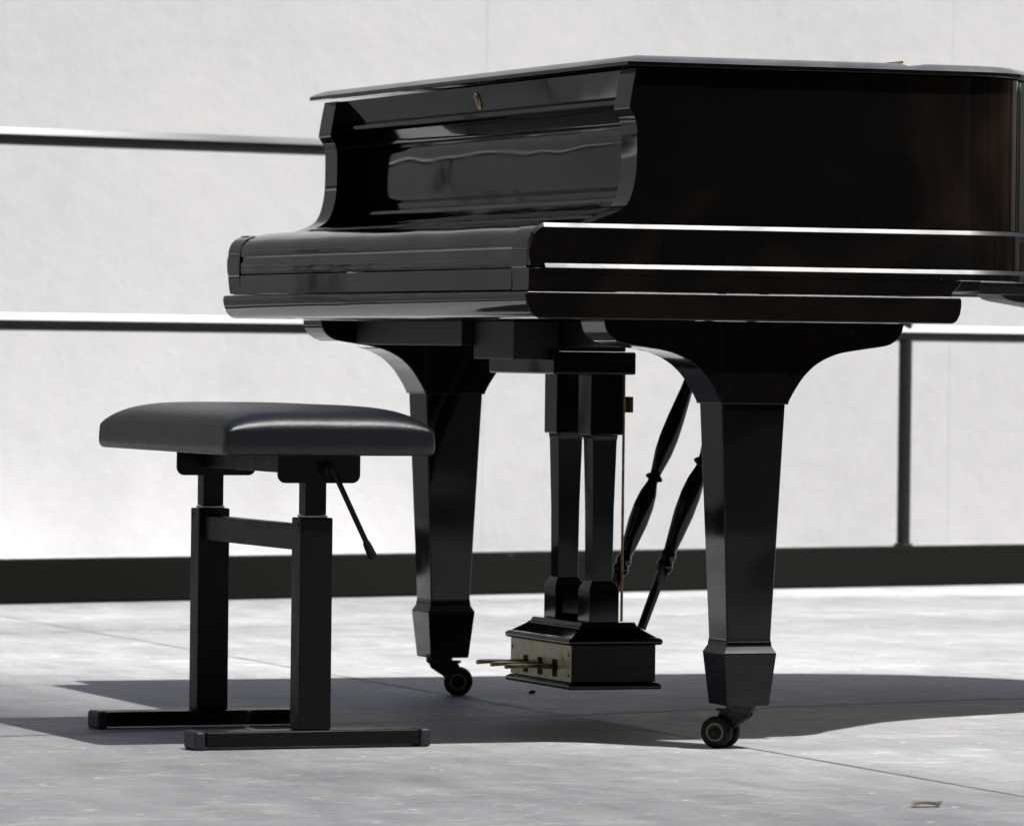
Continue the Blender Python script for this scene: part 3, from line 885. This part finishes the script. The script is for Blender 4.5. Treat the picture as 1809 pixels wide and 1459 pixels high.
# ------------------------------------------------------------------ the bench
TH = 0.0236
bench = thing('piano_bench', (-0.6951, 0.4303, 0.0), 'adjustable piano bench with blue black leather cushion on a black steel frame', 'bench', rotz=TH)
def bobj(name, bm, mat, parent=bench, **kw):
    return obj(name, bm, mat, parent, local=True, **kw)
HB = 0.2225; HL = 0.1790; FWH = 0.0245; FH = 0.0262
for s in (-1, 1):
    yb = s*HB
    bm = box(bmesh.new(), (-HL+0.016, yb-FWH, 0.004), (HL-0.016, yb+FWH, FH))
    foot = bobj('foot_bar', bm, M['satin'], bev=0.003)
    for e in (-1, 1):
        bm = bmesh.new()
        x0, x1 = sorted((e*(HL-0.0155), e*(HL+0.0015)))
        box(bm, (x0, yb-FWH-0.001, 0.0), (x1, yb+FWH+0.001, FH+0.001))
        c_ = bobj('end_cap', bm, M['cap'], foot, bev=0.005, seg=3)
    bm = box(bmesh.new(), (0.0031-0.0247, yb-0.019, FH+0.0003), (0.0031+0.0247, yb+0.019, 0.3308))
    bobj('column', bm, M['satin'], bev=0.002)
    bm = box(bmesh.new(), (0.0031-0.0175, yb-0.0155, 0.3311), (0.0031+0.0175, yb+0.0155, 0.3345))
    bobj('collar', bm, M['steel'], bev=0.001)
    bm = box(bmesh.new(), (0.0031-0.0161, yb-0.0142, 0.3348), (0.0031+0.0161, yb+0.0142, 0.4205))
    bobj('inner_post', bm, M['satin'], bev=0.0015)
    for yy_ in ((-0.010,) if s < 0 else (0.010,)):
        bm = bmesh.new(); lathe(bm, (0.0031-0.0246, yb+yy_, 0.3205), (0.0031-0.0262, yb+yy_, 0.3205), [(0, 0.0026), (0.6, 0.0025), (1, 0.0012)], 12)
        bobj('screw', bm, M['satin'], ang=60, weighted=False)
    # side plate with rounded lower corners
    r_ = 0.012; pz0, pz1 = 0.3805, 0.4205; xa, xb = -0.0570, 0.0690
    pl = [(xa, pz1)] + arc(xa+r_, pz0+r_, r_, 180, 270, 6) + arc(xb-r_, pz0+r_, r_, 270, 360, 6) + [(xb, pz1)]
    bm = bmesh.new()
    y_in, y_out = s*HB + s*0.0145 if s > 0 else -HB-0.0185, 0
    y0 = -HB-0.0190 if s < 0 else HB-0.0190
    prism(bm, pl, y0, y0+0.0040)
    bobj('side_plate', bm, M['satin'], bev=0.0008, ang=40)
bm = box(bmesh.new(), (-0.0130, -HB+0.0185, 0.2830), (0.0160, HB-0.0185, 0.3195)); bobj('cross_bar', bm, M['satin'], bev=0.002)
bm = box(bmesh.new(), (-0.0180, -HB-0.0140, 0.3930), (0.0240, HB-0.0185, 0.4203)); bobj('upper_bar', bm, M['satin'], bev=0.0015)
lv = thing_part('lever', (0, 0, 0)); lv.parent = bench; lv.location = (0.018, -HB-0.0195, 0.4000)
bm = bmesh.new()
lathe(bm, (0, 0.0004, 0), (0, -0.012, 0), [(0, 0.011), (0.8, 0.010), (1, 0.008)], 20)
lathe(bm, (0.002, -0.0125, 0.004), (0.0595, -0.020, -0.116), [(0, 0.0040), (1, 0.0040)], 14)
bobj('lever_rod', bm, M['satin'], lv, ang=50)
bm = bmesh.new()
lathe(bm, (0.0530, -0.0192, -0.1030), (0.0640, -0.0206, -0.1265), [(0, 0.0046), (0.1, 0.0056), (0.8, 0.0070), (1, 0.0055)], 16)
bobj('lever_grip', bm, M['rubber'], lv, ang=50)

# cushion: domed top, slightly bulged sides, tucked under
def cushion():
    bm = bmesh.new()
    hx, hy = 0.1605, 0.2900; ox = 0.0061
    n_ = 44; m_ = 60; rc_ = 0.010
    # plan position of the border, rounded corners
    def pos(a, b_):
        # a, b_ in [-1,1]
        x = a*hx; y = b_*hy
        dx = abs(x)-(hx-rc_); dy = abs(y)-(hy-rc_)
        if dx > 0 and dy > 0:
            q = math.hypot(dx, dy)
            mxx = max(dx, dy)
            if q > 1e-9:
                x = math.copysign(hx-rc_+dx*mxx/q, x); y = math.copysign(hy-rc_+dy*mxx/q, y)
        return x, y
    def ease(t):  # cluster towards borders
        return math.copysign(1-(1-abs(t))**2.4, t)
    grid = []
    for i in range(n_+1):
        row = []
        for j in range(m_+1):
            a = ease(-1+2*i/n_); b_ = ease(-1+2*j/m_)
            x, y = pos(a, b_)
            ea = (1-abs(a)**4.2)**0.42; eb = (1-abs(b_)**7.0)**0.42
            h = 0.4520 + 0.0400*ea*eb
            # soft puckers of the leather near the border
            wob = 0.0006*math.sin(37*b_+3*a)*(abs(a)**3) + 0.0006*math.sin(23*a+5*b_)*(abs(b_)**3)
            row.append(bm.verts.new((ox+x, y, h)))
        grid.append(row)
    for i in range(n_):
        for j in range(m_):
            bm.faces.new((grid[i][j], grid[i+1][j], grid[i+1][j+1], grid[i][j+1]))
    border = [grid[i][0] for i in range(n_)] + [grid[n_][j] for j in range(m_)] + [grid[i][m_] for i in range(n_, 0, -1)] + [grid[0][j] for j in range(m_, 0, -1)]
    prev = border
    nb = len(border)
    nrm = []
    for i in range(nb):
        t_ = border[(i+1) % nb].co - border[i-1].co
        nrm.append(Vector((t_.y, -t_.x, 0)).normalized())
    if nrm[5].y > 0:
        nrm = [-q for q in nrm]
    for z, d in ((0.4440, 0.0007), (0.4370, 0.0012), (0.4300, 0.0010), (0.4250, -0.0004), (0.4220, -0.0028), (0.4207, -0.0070)):
        cur_ = [bm.verts.new((v_.co.x+q.x*d, v_.co.y+q.y*d, z)) for v_, q in zip(border, nrm)]
        for i in range(nb):
            j = (i+1) % nb
            bm.faces.new((prev[i], cur_[i], cur_[j], prev[j]))
        prev = cur_
    bm.faces.new(prev)
    return bm
bobj('cushion', cushion(), M['leather'], ang=75, weighted=False)

# ------------------------------------------------------------------ litter on the floor
bm = bmesh.new()
pts = []
for i in range(13):
    t = i/12
    pts.append((t*0.050-0.025, 0.004*math.sin(t*7), 0.002+0.0025*abs(math.sin(t*4.2))))
row = []
for i, (x, y, z) in enumerate(pts):
    w_ = 0.011*math.sin(math.pi*min(1, 0.12+i/14))
    row.append([bm.verts.new((x, y+s*w_, z+0.004*abs(s)**2)) for s in (-1, -0.5, 0, 0.5, 1)])
for a, b_ in zip(row, row[1:]):
    for j in range(4):
        bm.faces.new((a[j], b_[j], b_[j+1], a[j+1]))
bmesh.ops.solidify(bm, geom=bm.faces[:], thickness=0.0006)
o = obj('dry_leaf', bm, M['litter'], local=True); o.location = (-0.251, -0.948, -0.0008); o.rotation_euler = (0, 0, 0.25)
o["label"] = 'small curled pale dry leaf lying alone on the near floor'; o["category"] = 'leaf'
bm = bmesh.new(); bmesh.ops.create_icosphere(bm, subdivisions=2, radius=0.006)
for v_ in bm.verts:
    v_.co *= 1+random.uniform(-0.25, 0.25); v_.co.z *= 0.6
o = obj('dark_crumb', bm, M['litter_dark'], local=True); o.location = (0.084, 1.314, 0.003)
o["label"] = 'tiny dark crumb on the shaded floor beneath the pedal box'; o["category"] = 'crumb'
